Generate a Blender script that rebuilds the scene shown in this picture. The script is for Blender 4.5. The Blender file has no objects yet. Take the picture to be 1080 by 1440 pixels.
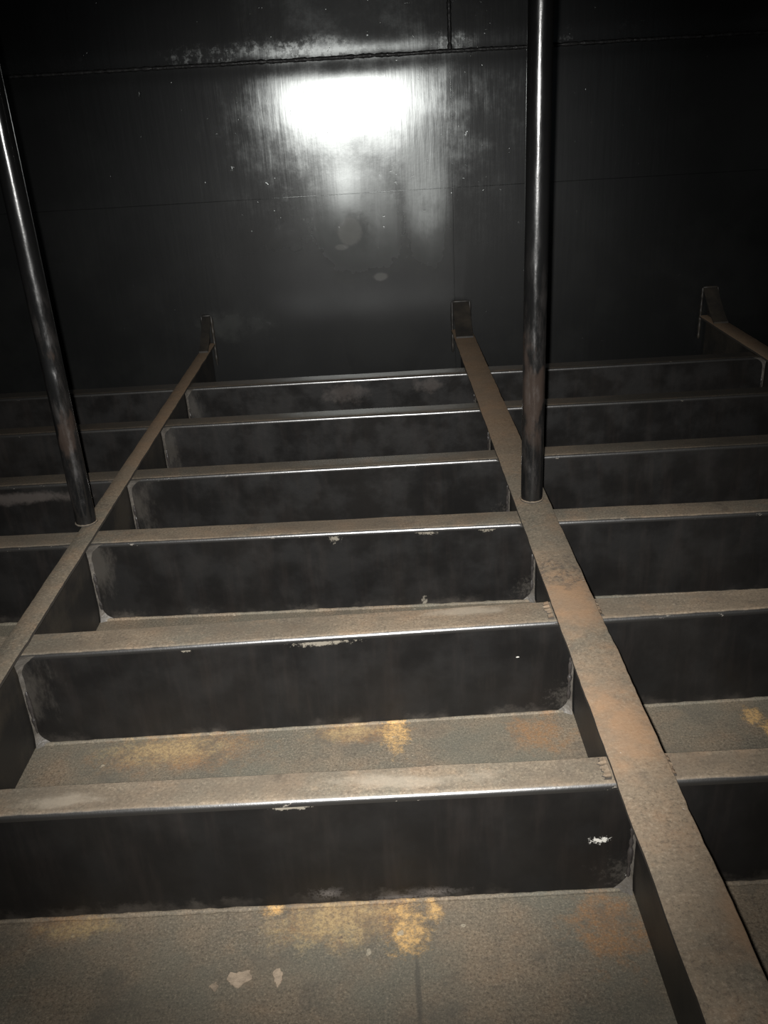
import bpy, bmesh, math, random
from mathutils import Vector, Matrix, noise

random.seed(7)
scene = bpy.context.scene
COL = scene.collection
PI = math.pi

# ------------------------------------------------------------------ sizes (metres)
CAM_H = 1.59                      # eye height above the tank floor
WALL_Y = 5.30                     # far bulkhead
SIDE = 3.0                        # side bulkheads
CEIL = 2.75
BACK = -0.6
BT = 0.30                         # top of the beam flanges
GT = 0.317                        # top of the girder flanges

# ------------------------------------------------------------------ node helpers
class NT:
    def __init__(self, name):
        self.m = bpy.data.materials.new(name)
        self.m.use_nodes = True
        self.t = self.m.node_tree
        self.t.nodes.clear()
        self.out = self.t.nodes.new('ShaderNodeOutputMaterial')
        g = self.t.nodes.new('ShaderNodeNewGeometry')
        self.pos = g.outputs['Position']
        self.nor = g.outputs['Normal']
    def n(self, typ, **kw):
        nd = self.t.nodes.new(typ)
        for k, v in kw.items():
            setattr(nd, k, v)
        return nd
    def put(self, sock, v):
        if hasattr(v, 'is_linked') or isinstance(v, bpy.types.NodeSocket):
            self.t.links.new(v, sock)
        elif isinstance(v, (tuple, list)) and len(v) == 3 and sock.type == 'RGBA':
            sock.default_value = (*v, 1)
        else:
            sock.default_value = v
    def math(self, op, a, b=0.0, c=None, clamp=False):
        nd = self.n('ShaderNodeMath', operation=op, use_clamp=clamp)
        self.put(nd.inputs[0], a); self.put(nd.inputs[1], b)
        if c is not None: self.put(nd.inputs[2], c)
        return nd.outputs[0]
    def mul(self, a, b): return self.math('MULTIPLY', a, b)
    def add(self, a, b): return self.math('ADD', a, b)
    def vmath(self, op, a, b):
        nd = self.n('ShaderNodeVectorMath', operation=op)
        self.put(nd.inputs[0], a); self.put(nd.inputs[1], b)
        return nd
    def scaled(self, s):
        return self.vmath('MULTIPLY', self.pos, s).outputs[0]
    def noise(self, scale=5.0, detail=4.0, rough=0.55, stretch=None, dist=0.0):
        nd = self.n('ShaderNodeTexNoise')
        self.put(nd.inputs['Vector'], self.scaled(stretch) if stretch else self.pos)
        nd.inputs['Scale'].default_value = scale
        nd.inputs['Detail'].default_value = detail
        nd.inputs['Roughness'].default_value = rough
        nd.inputs['Distortion'].default_value = dist
        return nd.outputs['Fac']
    def ramp(self, v, a, b, lo=0.0, hi=1.0, smooth=True):
        nd = self.n('ShaderNodeMapRange', interpolation_type='SMOOTHSTEP' if smooth else 'LINEAR')
        self.put(nd.inputs['Value'], v)
        nd.inputs['From Min'].default_value = a; nd.inputs['From Max'].default_value = b
        nd.inputs['To Min'].default_value = lo; nd.inputs['To Max'].default_value = hi
        return nd.outputs[0]
    def mix(self, f, a, b):
        nd = self.n('ShaderNodeMix', data_type='RGBA')
        self.put(nd.inputs['Factor'], f)
        self.put(nd.inputs[6], a); self.put(nd.inputs[7], b)
        return nd.outputs[2]
    def mixf(self, f, a, b):
        nd = self.n('ShaderNodeMix', data_type='FLOAT')
        self.put(nd.inputs[0], f); self.put(nd.inputs[2], a); self.put(nd.inputs[3], b)
        return nd.outputs[0]
    def sep(self, v):
        nd = self.n('ShaderNodeSeparateXYZ'); self.put(nd.inputs[0], v); return nd.outputs
    def blob(self, c, r, wob, amount=0.9, edge=0.35):
        """A ragged patch of dirt or rust at a place of its own; radii of 0 mean 'any' on that axis."""
        d = self.vmath('SUBTRACT', self.pos, c).outputs[0]
        inv = tuple(0.0 if q == 0 else 1.0 / q for q in r)
        s = self.vmath('MULTIPLY', d, inv).outputs[0]
        L = self.n('ShaderNodeVectorMath', operation='LENGTH'); self.put(L.inputs[0], s)
        v = self.add(L.outputs['Value'], self.mul(self.add(wob, -0.5), amount * 2))
        return self.ramp(v, 1.0, 1.0 - edge, 0.0, 1.0)
    def mx(self, *a):
        v = a[0]
        for b in a[1:]: v = self.math('MAXIMUM', v, b)
        return v
    def bump(self, h, dist, strength=1.0, normal=None):
        nd = self.n('ShaderNodeBump')
        self.put(nd.inputs['Height'], h)
        nd.inputs['Distance'].default_value = dist
        nd.inputs['Strength'].default_value = strength
        if normal is not None: self.put(nd.inputs['Normal'], normal)
        return nd.outputs[0]
    def finish(self, col, rough, normal=None, spec=0.5, coat=0.0, coat_rough=0.1):
        p = self.n('ShaderNodeBsdfPrincipled')
        self.put(p.inputs['Base Color'], col); self.put(p.inputs['Roughness'], rough)
        self.put(p.inputs['Specular IOR Level'], spec)
        self.put(p.inputs['Coat Weight'], coat); self.put(p.inputs['Coat Roughness'], coat_rough)
        if normal is not None:
            self.put(p.inputs['Normal'], normal)
            self.put(p.inputs['Coat Normal'], normal)
        self.t.links.new(p.outputs[0], self.out.inputs[0])
        return self.m

# dust tones shared by floor, flanges and girders
DUST = (0.128, 0.099, 0.069)
DUST_W = (0.160, 0.104, 0.064)
DUST_G = (0.088, 0.078, 0.060)
RUST = (0.235, 0.115, 0.040)
OCHRE = (0.36, 0.235, 0.085)
BLACK = (0.0050, 0.0047, 0.0045)

def dust_colour(N, tint=0.5, dark=0.0):
    """Patchy settled dust and rust film."""
    big = N.noise(2.3, 5, 0.6)
    mid = N.noise(11, 5, 0.62)
    fine = N.noise(140, 3, 0.7)
    grain = N.noise(420, 2, 0.6)
    c = N.mix(N.ramp(big, 0.38, 0.62), DUST_G, DUST)
    c = N.mix(N.mul(N.ramp(mid, 0.45, 0.72), tint), c, DUST_W)
    mott = N.noise(19, 8, 0.76)
    c = N.mix(N.mul(N.ramp(mott, 0.52, 0.68), 0.55), c, (0.058, 0.047, 0.036))
    c = N.mix(N.mul(N.ramp(mott, 0.46, 0.32), 0.40), c, (0.175, 0.125, 0.080))
    c = N.mix(N.mul(N.ramp(fine, 0.52, 0.70), 0.45), c, (0.235, 0.19, 0.14))
    c = N.mix(N.mul(N.ramp(fine, 0.49, 0.32), 0.60), c, (0.042, 0.034, 0.026))
    c = N.mix(N.mul(N.ramp(grain, 0.55, 0.8), 0.45), c, (0.26, 0.22, 0.17))
    return c, mid, fine, grain

def mat_floor():
    N = NT('rusty_dusty_plate')
    c, mid, fine, grain = dust_colour(N, 0.35)
    w = N.noise(13, 8, 0.74)
    w2 = N.add(N.mul(N.noise(28, 8, 0.78), 0.75), N.mul(N.noise(110, 4, 0.7), 0.25))
    speck = N.ramp(N.noise(95, 5, 0.72), 0.40, 0.60)
    # grey-green film in the middle of the bay, redder towards the beams
    c = N.mix(N.mul(N.ramp(N.noise(3.1, 4), 0.42, 0.62), 0.55), c, (0.083, 0.082, 0.066))
    film = N.mx(N.blob((-0.62, 1.93, 0), (.30, .11, 0), w, 1.2, .95), N.blob((-.16, 1.36, 0), (.22, .09, 0), w, 1.2, .95),
                N.blob((-.74, 1.37, 0), (.12, .05, 0), w, 1.2, .95), N.blob((.40, 1.30, 0), (.11, .12, 0), w, 2.2, 1.0),
                N.blob((.37, 1.93, 0), (.11, .10, 0), w, 2.2, 1.0), N.blob((-.12, 1.97, 0), (.17, .06, 0), w, 1.2, .95))
    c = N.mix(N.mul(film, N.mixf(speck, .35, .80)), c, (0.185, 0.098, 0.044))
    yel = N.mx(N.blob((-0.17, 1.345, 0), (.19, .085, 0), w2, 1.6, .9), N.blob((-.15, 1.97, 0), (.12, .05, 0), w2, 1.6, .9),
               N.blob((-.65, 1.94, 0), (.24, .075, 0), w2, 1.5, .9), N.blob((-.72, 1.365, 0), (.12, .035, 0), w2, 1.6, .9))
    c = N.mix(N.mul(yel, N.mixf(speck, .25, .80)), c, (0.275, 0.205, 0.105))
    hot = N.mx(N.blob((-0.012, 1.325, 0), (.055, .085, 0), w2, 1.9, .7), N.blob((.045, 1.36, 0), (.024, .035, 0), w2, 1.6, .7),
               N.blob((-.018, 1.965, 0), (.042, .105, 0), w2, 1.9, .7),
               N.blob((.965, 1.95, 0), (.035, .05, 0), w2, 1.6, .6), N.blob((.99, 1.88, 0), (.022, .08, 0), w2, 1.6, .6),
               N.blob((-.30, 1.385, 0), (.04, .02, 0), w2, 1.5, .7))
    c = N.mix(N.mul(hot, N.mixf(speck, .35, .95)), c, (0.40, 0.250, 0.100))
    spots = N.mul(N.ramp(N.noise(30, 3, .5), 0.66, 0.72), yel)
    c = N.mix(spots, c, (0.07, 0.05, 0.04))
    scale_ = N.ramp(N.noise(24, 2, .4), 0.73, 0.76)
    c = N.mix(N.mul(scale_, 0.55), c, (0.30, 0.265, 0.20))
    gr = N.noise(230, 3, .75)
    c = N.mix(N.mul(N.ramp(gr, .54, .70), .40), c, (0.27, 0.23, 0.165))
    c = N.mix(N.mul(N.ramp(gr, .47, .33), .55), c, (0.040, 0.036, 0.029))
    c = N.mix(N.mul(N.ramp(N.noise(7, 7, .72), .50, .66), .45), c, (0.062, 0.056, 0.046))
    bare = N.blob((.003, 1.17, 0), (.008, .13, 0), w2, .5, .6)
    c = N.mix(N.mul(bare, 0.6), c, (0.045, 0.042, 0.036))
    h = N.add(N.add(N.mul(mid, .6), N.mul(fine, 0.25)), N.add(N.mul(hot, 0.9), N.mul(scale_, 0.4)))
    return N.finish(c, N.ramp(fine, 0.3, 0.7, 0.62, 0.88), N.bump(h, 0.006, 0.38), 0.25)

def mat_flange():
    """Bent beam plate: black paint, with dust lying on what faces up."""
    N = NT('dusty_black_flange')
    c, mid, fine, grain = dust_colour(N, 0.5)
    up = N.sep(N.nor)[2]
    edge = N.add(up, N.mul(N.add(N.noise(22, 4), -0.5), 0.25))
    lie = N.ramp(edge, 0.70, 0.90)
    worn = N.ramp(N.noise(7, 5, .65), 0.60, 0.74)
    lie = N.mul(lie, N.math('SUBTRACT', 1.0, N.mul(worn, 0.35)))
    # the beams nearer the bulkhead carry much less dust than the girders beside them
    xyz = N.sep(N.pos)
    thin = N.mul(N.ramp(N.add(xyz[1], N.mul(N.add(N.noise(2.5, 4), -.5), 1.2)), 2.5, 4.3, 1.0, .42, False),
                 N.math('SUBTRACT', 1.0, N.mul(N.mul(N.ramp(xyz[0], .5, 1.3), N.ramp(xyz[1], 2.3, 3.3)), .55)))
    thin = N.mul(thin, N.math('SUBTRACT', 1.0, N.mul(N.mul(N.ramp(xyz[0], -.7, -1.5), N.ramp(xyz[1], 2.3, 3.3)), .5)))
    lie = N.mul(lie, thin)
    c = N.mix(N.mul(N.ramp(N.noise(5, 7, .72, (.6, 1.5, 1)), .40, .62), .55), c, (0.070, 0.055, 0.040))
    wipe = N.noise(16, 6, .7, (.5, 1, 1))
    pale = N.mx(N.blob((-.74, 1.43, BT), (.10, .035, 0), wipe, 1.4, .9), N.blob((-.02, 1.435, BT), (.22, .03, 0), wipe, 1.4, .9),
                N.blob((.20, 2.09, BT), (.16, .03, 0), wipe, 1.4, .9))
    c = N.mix(N.mul(pale, .55), c, (0.215, 0.185, 0.145))
    col = N.mix(lie, (0.010, 0.0093, 0.0085), c)
    # pale scuffs along the bend
    chip = N.mul(N.ramp(N.noise(19, 4, .7, (1, 3, 3)), 0.655, 0.69), N.ramp(up, 0.95, 0.5))
    col = N.mix(N.mul(chip, 0.6), col, (0.22, 0.20, 0.17))
    rough = N.mixf(lie, 0.30, 0.75)
    h = N.add(mid, N.mul(fine, 0.3))
    return N.finish(col, rough, N.bump(h, 0.003, 0.25), N.mixf(lie, 1.0, 0.3), N.mixf(lie, 1.0, 0.0), 0.24)

def mat_web():
    N = NT('black_painted_web')
    w = N.noise(85, 6, .72)
    big = N.ramp(N.noise(3.0, 5, .62), 0.40, 0.68)
    streak = N.ramp(N.noise(9, 4, .6, (3.0, 3.0, 0.4)), 0.45, 0.75)
    col = N.mix(N.mul(big, 0.7), BLACK, (0.0088, 0.0080, 0.0073))
    col = N.mix(N.mul(streak, 0.3), col, (0.0150, 0.0120, 0.0105))
    z = N.sep(N.pos)[2]
    low = N.mul(N.ramp(N.add(z, N.mul(N.add(N.noise(26, 5, .7), -.5), .10)), 0.040, 0.0), N.ramp(N.noise(4.5, 4), 0.45, 0.62))
    col = N.mix(N.mul(low, 0.45), col, (0.060, 0.052, 0.044))
    # scuffs and bare spots where the photograph has them
    sc = N.mx(N.blob((-.18, 1.395, .034), (.045, .08, .022), w, 2.4, .9), N.blob((.05, 1.395, .022), (.07, .08, .018), w, 2.4, .9),
              N.blob((-.02, 1.395, .012), (.10, .08, .012), w, 2.4, .9))
    col = N.mix(N.mul(sc, N.ramp(w, .40, .60, .1, .75)), col, (0.12, 0.108, 0.10))
    pale = N.mx(N.blob((-.20, 2.01, .280), (.085, .1, .010), w, 2.2, .6), N.blob((-.57, 2.01, .283), (.014, .1, .006), w, 2.2, .6),
                N.blob((-.192, 2.63, .276), (.018, .1, .016), w, 2.2, .6), N.blob((.117, 2.63, .284), (.035, .1, .010), w, 2.2, .6),
                N.blob((.318, 2.63, .283), (.03, .1, .008), w, 2.2, .6), N.blob((-.24, 1.395, .283), (.05, .1, .006), w, 2.2, .6),
                N.blob((.10, 2.63, .012), (.012, .1, .028), w, 2.2, .6))
    col = N.mix(N.mul(pale, 0.6), col, (0.20, 0.18, 0.145))
    smear = N.mx(N.blob((-.205, 4.41, .235), (.15, .2, .06), N.noise(11, 5, .7), 1.4, .8), N.blob((.235, 4.41, .245), (.10, .2, .05), N.noise(11, 5, .7), 1.4, .8),
                 N.blob((-1.45, 3.21, .245), (.32, .2, .03), N.noise(11, 5, .7), 1.2, .8))
    col = N.mix(N.mul(smear, .65), col, (0.050, 0.043, 0.039))
    weep = N.mx(N.blob((-1.0, 0, .20), (.075, 0, .15), N.noise(16, 6, .72, (1, 1, .4)), 1.6, .9), N.blob((.50, 0, .05), (.10, 0, .06), w, 1.6, .9))
    col = N.mix(N.mul(weep, .6), col, (0.040, 0.036, 0.031))
    chips = N.mx(N.blob((.407, 1.395, .148), (.020, .08, .009), w, 2.6, .4), N.blob((.474, 1.395, .046), (.008, .08, .007), w, 2.4, .4),
                 N.blob((.325, 2.02, .195), (.0045, .1, .0025), w, 1.6, .4))
    col = N.mix(chips, col, (0.36, 0.35, 0.32))
    rough = N.ramp(N.noise(8, 4), 0.35, 0.65, 0.33, 0.50)
    h = N.add(N.noise(5, 3), N.mul(N.noise(60, 3, .6), 0.12))
    return N.finish(col, rough, N.bump(h, 0.006, 0.4), 0.28)

def mat_girder():
    N = NT('brown_rust_dust')
    c, mid, fine, grain = dust_colour(N, 0.6)
    w = N.noise(14, 5, .65)
    warm = N.mx(N.blob((.49, 1.56, 0), (.14, .26, 0), w, .9, .95), N.blob((.49, 2.08, 0), (.14, .24, 0), w, .9, .95),
                N.blob((.56, 1.03, 0), (.05, .12, 0), w, .5, .8), N.ramp(N.sep(N.pos)[1], 2.9, 3.8, 0, .55))
    c = N.mix(N.mul(warm, 0.65), c, (0.225, 0.130, 0.070))
    c = N.mix(N.mul(N.ramp(N.noise(6, 5, .65), .35, .65), 0.35), c, (0.13, 0.102, 0.074))
    scrape = N.mul(N.blob((.49, 2.27, 0), (.08, .12, 0), w, .7, .5), N.ramp(N.noise(48, 6, .7), .46, .60))
    c = N.mix(N.mul(scrape, 0.7), c, (0.055, 0.047, 0.04))
    fleck = N.ramp(N.noise(38, 2, .5), 0.74, 0.77)
    c = N.mix(N.mul(fleck, 0.5), c, (0.30, 0.26, 0.21))
    up = N.ramp(N.sep(N.nor)[2], 0.2, 0.8)
    col = N.mix(up, (0.035, 0.030, 0.025), c)
    h = N.add(N.add(mid, N.mul(fine, 0.5)), N.mul(scrape, -0.5))
    return N.finish(col, 0.82, N.bump(h, 0.004, 0.32), 0.2)

def mat_girder_web():
    N = NT('dull_black_girder_web')
    big = N.ramp(N.noise(4.0, 5, .62), 0.40, 0.68)
    col = N.mix(big, (0.012, 0.011, 0.010), (0.030, 0.025, 0.019))
    return N.finish(col, 0.5, N.bump(N.noise(12, 4), 0.004, 0.4), 0.4)

def mat_bulkhead():
    N = NT('glossy_black_bulkhead_paint')
    w = N.noise(5.5, 6, .68)
    drip = N.noise(38, 4, .6, (1.0, 1.0, 0.06))
    drip2 = N.noise(14, 3, .55, (1.0, 1.0, 0.12))
    blot = N.noise(2.2, 5, .6)
    col = N.mix(N.ramp(blot, .40, .66), (0.0030, 0.0033, 0.0033), (0.0062, 0.0066, 0.0064))
    # chalky film left of the upright seam and round the foot of the brackets
    film = N.mx(N.blob((.30, WALL_Y, .98), (.22, .3, .55), w, .55, .9),
                N.blob((-.10, WALL_Y, .92), (.45, .3, .40), w, .9, .8),
                N.blob((-.86, WALL_Y, .42), (.26, .3, .10), w, 1.5, .9))
    x = N.sep(N.pos)[0]
    film = N.mul(film, N.ramp(x, .470, .455))
    col = N.mix(N.mul(film, .75), col, (0.018, 0.019, 0.0175))
    rub = N.mx(N.blob((-.15, WALL_Y, .915), (.075, .3, .085), w, .7, .3), N.blob((.02, WALL_Y, .645), (.055, .3, .03), w, .5, .4),
               N.blob((-.20, WALL_Y, .83), (.05, .3, .02), w, .6, .4))
    col = N.mix(N.mul(rub, .55), col, (0.085, 0.083, 0.076))
    z = N.sep(N.pos)[2]
    # sooty crust along the welded seam
    soot = N.mul(N.mul(N.ramp(N.noise(30, 7, .75), .42, .66), N.ramp(N.noise(4, 3), .40, .62)), N.mul(N.ramp(z, 1.80, 1.83), N.ramp(z, 1.95, 1.87)))
    col = N.mix(soot, col, (0.004, 0.004, 0.004))
    rough = N.add(N.ramp(w, .35, .7, .215, .255), N.mul(film, .06))
    rough = N.add(rough, N.mul(soot, .12))
    h = N.add(N.mul(drip, .55), N.add(N.mul(drip2, .8), N.mul(N.noise(60, 3), .10)))
    nick = N.ramp(N.noise(33, 3, .6), .71, .75)
    h = N.add(h, N.mul(nick, -0.5))
    nb = N.bump(h, 0.0012, 0.42)
    N.finish(col, 0.42, nb, 0.22)
    base = N.out.inputs[0].links[0].from_socket
    gl = N.n('ShaderNodeBsdfAnisotropic', distribution='BECKMANN')   # hard wet-looking top coat
    gl.inputs['Color'].default_value = (.95, 1.0, .99, 1)
    N.put(gl.inputs['Roughness'], N.add(rough, .012)); N.put(gl.inputs['Normal'], nb)
    ms = N.n('ShaderNodeMixShader'); N.put(ms.inputs[0], N.ramp(N.add(z, N.mul(N.add(w, -.5), .25)), .55, 1.10, .022, .098))   # the lowest strake has gone dull
    N.t.links.new(base, ms.inputs[1]); N.t.links.new(gl.outputs[0], ms.inputs[2])
    N.t.links.new(ms.outputs[0], N.out.inputs[0])
    return N.m

def mat_bulkhead_plain():
    N = NT('dark_bulkhead_paint')
    col = N.mix(N.ramp(N.noise(2.0, 5), .4, .66), (0.005, 0.005, 0.005), (0.010, 0.010, 0.0095))
    return N.finish(col, 0.45, N.bump(N.noise(6, 4), 0.004, 0.3), 0.4)

def mat_pipe():
    N = NT('glossy_black_pipe')
    w = N.noise(30, 5, .65, (1, 1, .25))
    z = N.sep(N.pos)[2]
    film = N.mul(N.ramp(w, .42, .66), N.ramp(z, 1.25, .95))
    col = N.mix(N.mul(film, .8), (0.0045, 0.0045, 0.0045), (0.0105, 0.0092, 0.0085))
    rusty = N.mul(N.ramp(N.noise(12, 4, .6, (1, 1, .4)), .52, .62), N.mul(N.ramp(z, .45, .60), N.ramp(z, 1.05, .9)))
    col = N.mix(N.mul(rusty, .6), col, (0.027, 0.019, 0.015))
    rough = N.add(N.ramp(w, .3, .7, .17, .26), N.mul(film, .16))
    h = N.add(N.noise(22, 4, .6, (1, 1, .3)), N.mul(N.noise(120, 3), .12))
    return N.finish(col, rough, N.bump(h, 0.0025, 0.4), 0.8)

def mat_weld(name, base, rough):
    N = NT(name)
    c = N.mix(N.ramp(N.noise(24, 5, .65), .38, .66), base, tuple(min(1, b * 1.7) for b in base))
    return N.finish(c, N.ramp(N.noise(40, 3), .35, .65, rough - .1, rough + .15), N.bump(N.noise(90, 3), 0.004, 0.6), 0.5)

M = dict(floor=mat_floor(), flange=mat_flange(), web=mat_web(), girder=mat_girder(), gweb=mat_girder_web(),
         wall=mat_bulkhead(), plain=mat_bulkhead_plain(), pipe=mat_pipe(),
         weld=mat_weld('dusty_weld', (0.046, 0.041, 0.035), 0.5),
         gloss_weld=mat_weld('glossy_black_weld', (0.018, 0.016, 0.015), 0.28),
         seam=mat_weld('black_crusted_seam', (0.0035, 0.0035, 0.0035), 0.55),
         flake=mat_weld('pale_paint_flake', (0.165, 0.128, 0.092), 0.8))

# ------------------------------------------------------------------ mesh helpers
def obj(name, bm, mat, parent=None, smooth=None):
    me = bpy.data.meshes.new(name)
    bmesh.ops.recalc_face_normals(bm, faces=bm.faces[:])
    bm.to_mesh(me); bm.free()
    me.materials.append(M[mat])
    if smooth is not None:
        for p in me.polygons: p.use_smooth = True
        me.set_sharp_from_angle(angle=math.radians(smooth))
    o = bpy.data.objects.new(name, me)
    COL.objects.link(o)
    if parent is not None: o.parent = parent
    return o

def empty(name, loc):
    o = bpy.data.objects.new(name, None)
    o.empty_display_size = 0.1
    COL.objects.link(o)
    o.location = loc
    return o

def tag(o, label, cat, group=None, kind=None):
    o['label'] = label; o['category'] = cat
    if group: o['group'] = group
    if kind: o['kind'] = kind
    return o

def box(bm, a, b):
    x0, y0, z0 = a; x1, y1, z1 = b
    v = [bm.verts.new(p) for p in ((x0,y0,z0),(x1,y0,z0),(x1,y1,z0),(x0,y1,z0),(x0,y0,z1),(x1,y0,z1),(x1,y1,z1),(x0,y1,z1))]
    for f in ((0,3,2,1),(4,5,6,7),(0,1,5,4),(1,2,6,5),(2,3,7,6),(3,0,4,7)):
        bm.faces.new([v[i] for i in f])

def sweep(bm, rings, closed=True, caps=True):
    """Skin a list of point rings; every ring has the same count of points."""
    vr = [[bm.verts.new(p) for p in r] for r in rings]
    n = len(vr[0])
    for a, b in zip(vr[:-1], vr[1:]):
        for i in range(n if closed else n - 1):
            j = (i + 1) % n
            bm.faces.new((a[i], a[j], b[j], b[i]))
    if caps and closed:
        bm.faces.new(vr[0][::-1]); bm.faces.new(vr[-1])

def nz(x, y=0.0, z=0.0): return noise.noise(Vector((x, y, z)))

def bead(bm, p0, p1, r, lump=0.35, step=0.012, seed=0.0, seg=8, rfun=None):
    """A welded bead: a lumpy round-sectioned run from p0 to p1."""
    p0, p1 = Vector(p0), Vector(p1)
    d = p1 - p0; L = d.length; d.normalize()
    u = d.orthogonal().normalized(); w = d.cross(u)
    n = max(2, int(L / step)); rings = []
    for k in range(n + 1):
        s = k / n; c = p0 + d * (L * s)
        rr = r * (rfun(s) if rfun else 1.0) * (1 + lump * nz(s * L * 55 + seed, seed * 3.1) + 0.5 * lump * nz(s * L * 140 + seed, 4.0))
        if k in (0, n): rr *= 0.5
        rings.append([c + (u * math.cos(2*PI*i/seg) + w * math.sin(2*PI*i/seg)) * rr for i in range(seg)])
    sweep(bm, rings)

# ------------------------------------------------------------------ the tank itself
def plate(name, a, b, mat):
    bm = bmesh.new(); box(bm, a, b)
    o = obj(name, bm, mat); o['kind'] = 'structure'
    return o
plate('floor', (-SIDE, BACK, -0.02), (SIDE, WALL_Y + .05, 0.0), 'floor')
plate('ceiling', (-SIDE, BACK, CEIL), (SIDE, WALL_Y + .05, CEIL + .02), 'plain')
plate('wall_left', (-SIDE - .02, BACK, -0.02), (-SIDE, WALL_Y + .05, CEIL + .02), 'plain')
plate('wall_right', (SIDE, BACK, -0.02), (SIDE + .02, WALL_Y + .05, CEIL + .02), 'plain')

SEAM_A, SEAM_B, SEAM_X = 1.812, 1.122, 0.455
def bulge(x, z):
    """How far the thin plating is dished: positive stands out towards the viewer."""
    b = 0.0
    g = math.exp(-((x + .165) / .14) ** 2)
    b += 0.0066 * g * math.exp(-((z - 1.03) / .22) ** 2)
    t = z - 1.60
    b -= 0.34 * .0225 * (math.sqrt(1 + (t / .15) ** 2) - 1) * math.exp(-(t / 1.8) ** 2) * math.exp(-((x + .16) / .8) ** 2)
    b += -0.023 * x * math.exp(-(x / .9) ** 2)
    b -= 0.0040 * math.exp(-((z - SEAM_A) / .055) ** 2)
    b += 0.040 * (x + .16)**2 * math.exp(-((x + .16) / .42) ** 2)
    b += 0.010 * ((x + .16) / 3.0) ** 2
    b += 0.0010 * nz(x * 1.7, z * 1.4, 2.0) + 0.0005 * nz(x * 4.5, z * 3.5, 5.0)
    if z > SEAM_A: b += -0.060 * (z - SEAM_A) * math.exp(-(z - SEAM_A) / .6)
    if x > SEAM_X: b += -0.010 * (x - SEAM_X)
    return b
bm = bmesh.new()
NX, NZ = 240, 220
grid = [[bm.verts.new((-SIDE + 2*SIDE*i/NX, WALL_Y - bulge(-SIDE + 2*SIDE*i/NX, CEIL*j/NZ), CEIL*j/NZ)) for i in range(NX + 1)] for j in range(NZ + 1)]
for j in range(NZ):
    for i in range(NX):
        bm.faces.new((grid[j][i], grid[j][i+1], grid[j+1][i+1], grid[j+1][i]))
ret = bmesh.ops.extrude_face_region(bm, geom=bm.faces[:])
for v in [g for g in ret['geom'] if isinstance(g, bmesh.types.BMVert)]: v.co.y = WALL_Y + 0.03
wall = obj('wall_back', bm, 'wall', None, 40); wall['kind'] = 'structure'

def seam(pts, r, mat, lump=.5):
    bm = bmesh.new(); rings = []; seg = 8
    for k, (x, z) in enumerate(pts):
        rr = r * (1 + lump * nz(k * .31, r * 100) + .6 * lump * nz(k * 1.3, 3))
        c = Vector((x, WALL_Y - bulge(x, z), z))
        horiz = abs(pts[-1][0] - pts[0][0]) > abs(pts[-1][1] - pts[0][1])
        ring = []
        for i in range(seg):
            a = 2*PI*i/seg
            off = Vector((0, -.55*math.cos(a), math.sin(a))) if horiz else Vector((math.sin(a), -.55*math.cos(a), 0))
            ring.append(c + off * rr)
        rings.append(ring)
    sweep(bm, rings)
    return obj('weld_seam', bm, mat, wall, 60)
seam([(-2.9 + 5.8*k/580, SEAM_A + .003*nz(k*.05)) for k in range(581)], .0105, 'seam')
seam([(-2.9 + 5.8*k/580, SEAM_B + .002*nz(k*.04, 3)) for k in range(581)], .0018, 'wall', .2)
seam([(SEAM_X + .003*nz(k*.06, 8), SEAM_A + .01 + .9*k/120) for k in range(121)], .0115, 'seam')
seam([(SEAM_X + .002*nz(k*.05, 9), .02 + 1.76*k/200) for k in range(201)], .0012, 'wall', .2)

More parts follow.
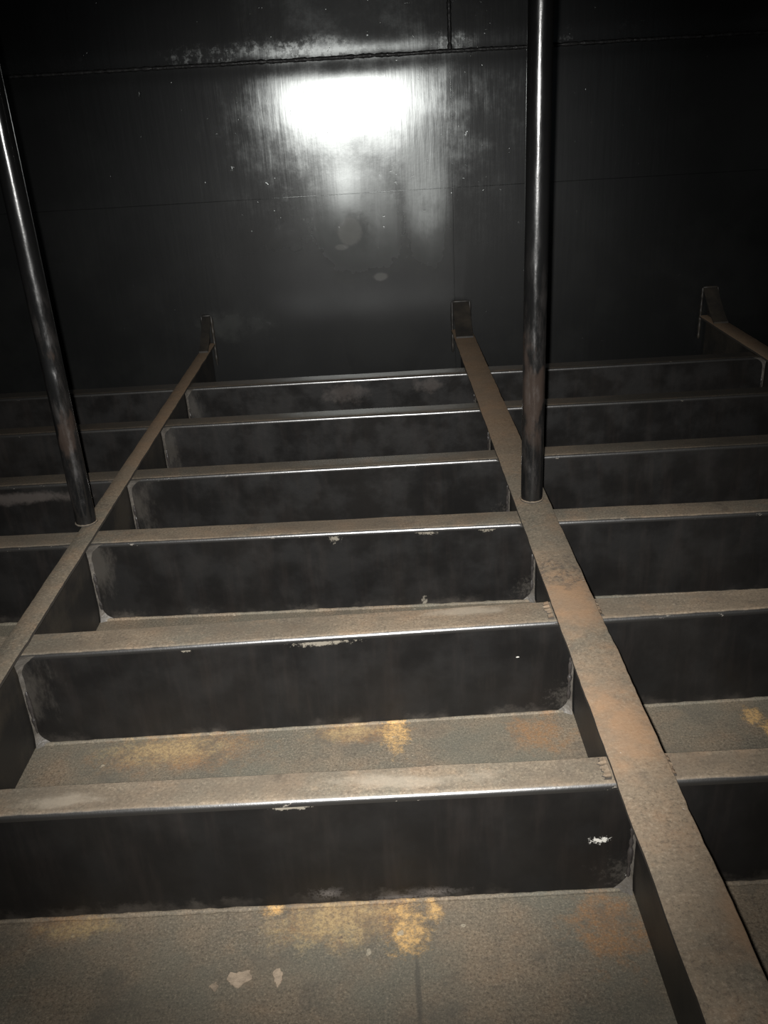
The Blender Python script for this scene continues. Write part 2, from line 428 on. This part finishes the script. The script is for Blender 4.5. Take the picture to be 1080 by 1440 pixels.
# ------------------------------------------------------------------ girders running away from the viewer
GIRDERS = [(-1.035, 0.062, 'narrow rust-dusted steel girder carrying the pipe post on the left'),
           (0.488, 0.118, 'broad brown girder running under the upright pipe post to the seamed bulkhead'),
           (1.975, 0.100, 'dim girder at the right picture edge, ending in a bracket on the bulkhead')]
GW = 0.012
GY0 = -0.35
def make_girder(cx, width, label, seed):
    root = tag(empty('longitudinal_girder', (cx, 0, 0)), label, 'girder', 'girders running to the far bulkhead', 'thing')
    # flange with ragged rusted edges
    bm = bmesh.new(); rings = []
    n = 260
    for k in range(n + 1):
        y = GY0 + (WALL_Y - 0.012 - GY0) * k / n
        l = -width/2 + .0022*nz(y*9, seed, 1) + .0012*nz(y*45, seed, 2)
        r = width/2 + .0026*nz(y*9, seed, 5) + .0018*nz(y*45, seed, 6)
        z = GT + .0015*nz(y*3, seed, 9)
        c = .0025
        rings.append([(l, y, z-.013), (r, y, z-.013), (r+.0005, y, z-c), (r-c, y, z), (r*.4+l*.6, y, z+.0008*nz(y*14, seed, 11)), (l+c, y, z), (l-.0005, y, z-c)])
    sweep(bm, rings)
    obj('flange', bm, 'girder', root, 50)
    bm = bmesh.new(); box(bm, (-GW/2, GY0, 0.001), (GW/2, WALL_Y - .014, GT - .0135))
    obj('web', bm, 'gweb', root)
    # knee bracket at the bulkhead: sloping face plate on a triangular web
    bm = bmesh.new()
    y0, y1, z0, z1 = WALL_Y - .235, WALL_Y - .016, GT + .0015, GT + .155
    hw = width * .42
    rings = []
    for s in range(9):
        t = s/8; y = y0 + (y1-y0)*t; z = z0 + .004 + (z1-z0)*(t**1.25)
        rings.append([(-hw, y, z-.006), (hw, y, z-.006), (hw, y, z+.004), (-hw, y, z+.004)])
    sweep(bm, rings)
    kb = obj('bracket', bm, 'gweb', root, 50)
    bm = bmesh.new()
    prof = [(y0+.02, z0)] + [(y0 + (y1-y0)*t, z0 + .004 + (z1-z0)*(t**1.25) - .007) for t in (.3, .5, .7, .85, 1)] + [(y1, z0)]
    sweep(bm, [[(-GW/2, y, z) for y, z in prof], [(GW/2, y, z) for y, z in prof]])
    obj('bracket_web', bm, 'gweb', kb)
    bm = bmesh.new()
    for sx in (-1, 1):
        bead(bm, (sx*(hw+.003), WALL_Y-.016, z0-.14), (sx*(hw+.003), WALL_Y-.016, z1+.01), .0085, .5, .012, seed+sx)
    bead(bm, (-hw, WALL_Y-.016, z1+.012), (hw, WALL_Y-.016, z1+.012), .0085, .5, .012, seed+5)
    obj('bracket_weld', bm, 'gweb', kb, 60)
    return root
girders = [make_girder(cx, w, lab, i*7.3 + 2) for i, (cx, w, lab) in enumerate(GIRDERS)]

# ------------------------------------------------------------------ bent-plate beams across the floor
BEAMS = [(1.392, 0.000, .086, 'nearest of the black floor beams, with a small white paint chip beside the broad girder'),
         (2.006, 0.016, .106, 'second floor beam from the viewer, rust patches on the floor at its foot'),
         (2.630, -0.018, .098, 'third floor beam from the viewer, the two pipe posts standing at its back edge'),
         (3.208, 0.000, .096, 'fourth floor beam from the viewer, first one behind the two pipe posts'),
         (3.824, -0.006, .094, 'fifth floor beam from the viewer, next to last before the far bulkhead'),
         (4.412, -0.004, .094, 'farthest floor beam, last one before the glossy black bulkhead')]
TH, RB = 0.009, 0.0130
def make_beam(Y, slope, depth, label, seed):
    root = tag(empty('floor_beam', (0, Y, 0)), label, 'beam', 'bent-plate beams across the tank floor', 'thing')
    root.rotation_euler.z = math.atan(slope)
    xs = [-SIDE + .004] + [g[0] for g in GIRDERS] + [SIDE - .004]
    for b in range(len(xs) - 1):
        x0 = xs[b] + (GW/2 + .004 if b else 0)
        x1 = xs[b+1] - (GW/2 + .004 if b < len(xs) - 2 else 0)
        n = max(4, int((x1 - x0) / .025))
        # flange: bend and top, one strip of bent plate
        rings = []
        for k in range(n + 1):
            x = x0 + (x1 - x0) * k / n
            sag = .0015 * nz(x*2.2, seed, 1)
            d = depth + .0025 * nz(x*5, seed, 4) + .001*nz(x*30, seed, 5)
            z = BT + sag
            outer = [(0, z - RB - .003)] + [(RB*(1-math.cos(a)), z - RB + RB*math.sin(a)) for a in [PI/2*i/6 for i in range(7)]] + [(RB + (d-RB)*t, z + .0006*nz(x*12, t*3, seed)) for t in (.35, .7)] + [(d - .003, z), (d, z - .003)]
            inner = [(d, z - TH), (RB, z - TH)] + [(TH + (RB-TH)*(1-math.sin(a)), z - TH - (RB-TH)*(1-math.cos(a))) for a in [PI/2*i/2 for i in range(1, 3)]] + [(TH, z - RB - .003)]
            rings.append([(x, y + .001*nz(x*2.6, seed, 7), zz) for y, zz in outer + inner])
        bm = bmesh.new(); sweep(bm, rings); obj('flange', bm, 'flange', root, 40)
        # web
        rings = []
        for k in range(n + 1):
            x = x0 + (x1 - x0) * k / n
            yo = .001*nz(x*2.6, seed, 7)
            zt = BT - RB - .003 + .0015*nz(x*2.2, seed, 1)
            rings.append([(x, yo, .001), (x, yo + .0015*nz(x*3, .1, seed), .10), (x, yo + .0015*nz(x*3, .2, seed), .19), (x, yo, zt), (x, yo + TH, zt), (x, yo + TH, .001)])
        bm = bmesh.new(); sweep(bm, rings); obj('web', bm, 'web', root, 40)
        # fillet weld along the foot
        bm = bmesh.new()
        bead(bm, (x0, -.002, .0025), (x1, -.002, .0025), .0065, .5, .02, seed + b*3.3, 6)
        obj('foot_weld', bm, 'floor', root, 60)
        # upright welds where the beam meets the girder webs
        for side, xe in ((1, x0), (-1, x1)):
            if (side == 1 and b == 0) or (side == -1 and b == len(xs) - 2): continue
            bm = bmesh.new(); rings = []
            m = 44
            for k in range(m + 1):
                z = .002 + (BT - .004 - .002) * k / m
                q = .009 + .050*max(0, (z - .235)/.061)**2.6 + .040*max(0, (.05 - z)/.05)**2
                q *= 1 + .18*nz(z*60, seed + b, side)
                yq = min(q, .008 + .25*q)
                rings.append([(xe, .0005, z), (xe + side*q, .0005, z), (xe + side*q*.45, -yq*.42, z), (xe, -yq, z)])
            sweep(bm, rings)
            obj('corner_weld', bm, 'weld', root, 60)
            bm = bmesh.new()
            bead(bm, (xe + side*.011, -.010, .05), (xe + side*.010, -.010, .19), .0048, .9, .006, seed + b + side*2.2, 8)
            obj('weld_bead', bm, 'gloss_weld', root, 60)
        if b == 2 and seed < 8:                                 # ragged collar of weld beside the girder flange
            gx, gw = GIRDERS[b-1][0], GIRDERS[b-1][1]
            for sd, wd in ((-1, .016), (1, .007)):
                bm = bmesh.new(); rings = []
                xi = gx + sd*(gw/2 + .0045)
                for k in range(27):
                    y = .014 + (depth - .022)*k/26
                    e = wd*(1 + .55*nz(y*75, seed, sd) + .4*nz(y*190, seed, sd+4))
                    h = .006*(1 + .5*nz(y*110, seed, 7))
                    rings.append([(xi, y, BT-.002), (xi + sd*e, y, BT-.002), (xi + sd*e*.9, y, BT+h*.55), (xi, y, BT+h)])
                sweep(bm, rings)
                obj('collar_weld', bm, 'girder', root, 60)
    return root
for i, a in enumerate(BEAMS): make_beam(*a, seed=i*5.7 + 1)

# ------------------------------------------------------------------ pipe posts
def make_post(x, y, r, label, seed, drips):
    z0 = GT + .0035
    root = tag(empty('pipe_post', (x, y, z0)), label, 'post', 'pipe posts standing on the girders', 'thing')
    H = CEIL - .004 - z0
    bm = bmesh.new(); rings = []; seg = 32; n = 240
    for k in range(n + 1):
        z = H * k / n
        ring = []
        for i in range(seg):
            a = 2*PI*i/seg
            rr = r * (1 + .010*nz(math.cos(a)*1.2, math.sin(a)*1.2 + seed, z*5) + .012*nz(math.cos(a)*2.5, math.sin(a)*2.5 + seed, z*16) * max(0, 1 - z/1.2))
            for (za, zb, aa, h, wd) in drips:                   # thick paint runs and scale
                da = (a - aa + PI) % (2*PI) - PI
                if za < z < zb:
                    t = (z - za)/(zb - za)
                    rr += h * math.exp(-(da/wd)**2) * math.sin(PI*t)**.6
            ring.append((rr*math.cos(a), rr*math.sin(a), z))
        rings.append(ring)
    sweep(bm, rings)
    obj('pipe', bm, 'pipe', root, 60)
    bm = bmesh.new(); rings = []
    for k in range(49):                                         # weld collar round the foot
        a = 2*PI*k/48
        q = .0035*(1 + .6*nz(a*4, seed)); c = Vector((math.cos(a), math.sin(a), 0))
        rings.append([c*(r + q*math.cos(t)) + Vector((0, 0, max(.0, .0035 + q*math.sin(t)))) for t in [2*PI*i/8 for i in range(8)]])
    sweep(bm, rings, True, False)
    obj('base_weld', bm, 'girder', root, 60)
    return root
make_post(-1.055, 2.775, .0345, 'left pipe post on the narrow girder, streaked with thick black paint', 1.0,
          [(.30, .62, -1.9, .004, .35), (.36, .55, -1.2, .006, .5), (.05, .34, -2.3, .0035, .3), (.02, .10, -1.4, .003, .8)])
make_post(.488, 2.765, .0365, 'right pipe post on the broad girder, long bright glint down its front', 4.0,
          [(.35, .80, -1.75, .003, .3), (.30, .62, -1.0, .0025, .35), (.15, .55, -2.5, .0022, .3)])

# ------------------------------------------------------------------ loose flakes of paint on the floor
def flake(x, y, rx, ry, rot, label, seed):
    bm = bmesh.new(); n = 22; rings = []
    pts = []
    for k in range(n):
        a = 2*PI*k/n
        q = 1 + .55*nz(math.cos(a)*1.4 + seed, math.sin(a)*1.4) + .35*nz(math.cos(a)*4, math.sin(a)*4 + seed)
        pts.append((rx*q*math.cos(a), ry*q*math.sin(a)))
    top = [(px, py, .0022 + .0018*nz(px*80, py*80, seed) + .0008) for px, py in pts]
    bot = [(px*1.02, py*1.02, .0004) for px, py in pts]
    sweep(bm, [bot, top])
    o = obj('paint_flake', bm, 'flake', None, 50)
    o.location = (x, y, 0.0003); o.rotation_euler.z = rot
    tag(o, label, 'paint flake', 'flakes lying on the floor plate')
flake(-.358, 1.222, .024, .015, .3, 'larger pale paint flake on the floor before the nearest beam', 1.2)
flake(-.279, 1.222, .0095, .020, .2, 'smaller upright pale paint flake beside the larger one on the floor', 6.1)
flake(-.405, 1.206, .008, .009, .9, 'tiny pale paint crumb at the left of the larger floor flake', 9.4)

# ------------------------------------------------------------------ camera
f_px = 1240.0
Nv = Vector((-23, -577, 1240.0)).normalized()
Dv = Vector((157, 2660, 1240.0)); Dv = (Dv - Nv * Dv.dot(Nv)).normalized()
Tv = Dv.cross(Nv)
if Tv.x < 0: Tv = -Tv
right = Vector((Tv.x, Nv.x, -Dv.x)); down = Vector((Tv.y, Nv.y, -Dv.y)); fwd = Vector((Tv.z, Nv.z, -Dv.z))
cam_d = bpy.data.cameras.new('camera'); cam = bpy.data.objects.new('camera', cam_d); COL.objects.link(cam)
m = Matrix((right, -down, -fwd)).transposed().to_4x4()
m.translation = Vector((0, 0, CAM_H))
cam.matrix_world = m
cam_d.sensor_fit = 'VERTICAL'; cam_d.sensor_height = 36.0; cam_d.sensor_width = 27.0
cam_d.lens = 36.0 * f_px / 1440.0
cam_d.clip_start = 0.02
scene.camera = cam

# ------------------------------------------------------------------ the only light: the hand torch beside the camera
def torch(name, energy, size, aim):
    L = bpy.data.lights.new(name, 'SPOT'); lo = bpy.data.objects.new(name, L); COL.objects.link(lo)
    L.energy = energy; L.color = (1.0, 0.985, 0.955); L.shadow_soft_size = 0.012
    L.spot_size = math.radians(size); L.spot_blend = 1.0
    lo.location = (-0.034, -0.01, CAM_H + .012)
    lo.rotation_euler = Vector(aim).to_track_quat('-Z', 'Y').to_euler()
torch('torch_hot_spot', 960, 69, (-0.02, 1.0, -0.44))
torch('torch_spill', 104, 140, (0.0, 1.0, -0.60))

w = bpy.data.worlds.new('world'); scene.world = w
w.use_nodes = True
w.node_tree.nodes['Background'].inputs[0].default_value = (0.8, 0.9, 1.0, 1)
w.node_tree.nodes['Background'].inputs[1].default_value = 0.02

scene.view_settings.view_transform = 'Standard'
scene.view_settings.look = 'None'
scene.view_settings.gamma = 1.0
scene.view_settings.use_curve_mapping = False
scene.view_settings.exposure = 0.0
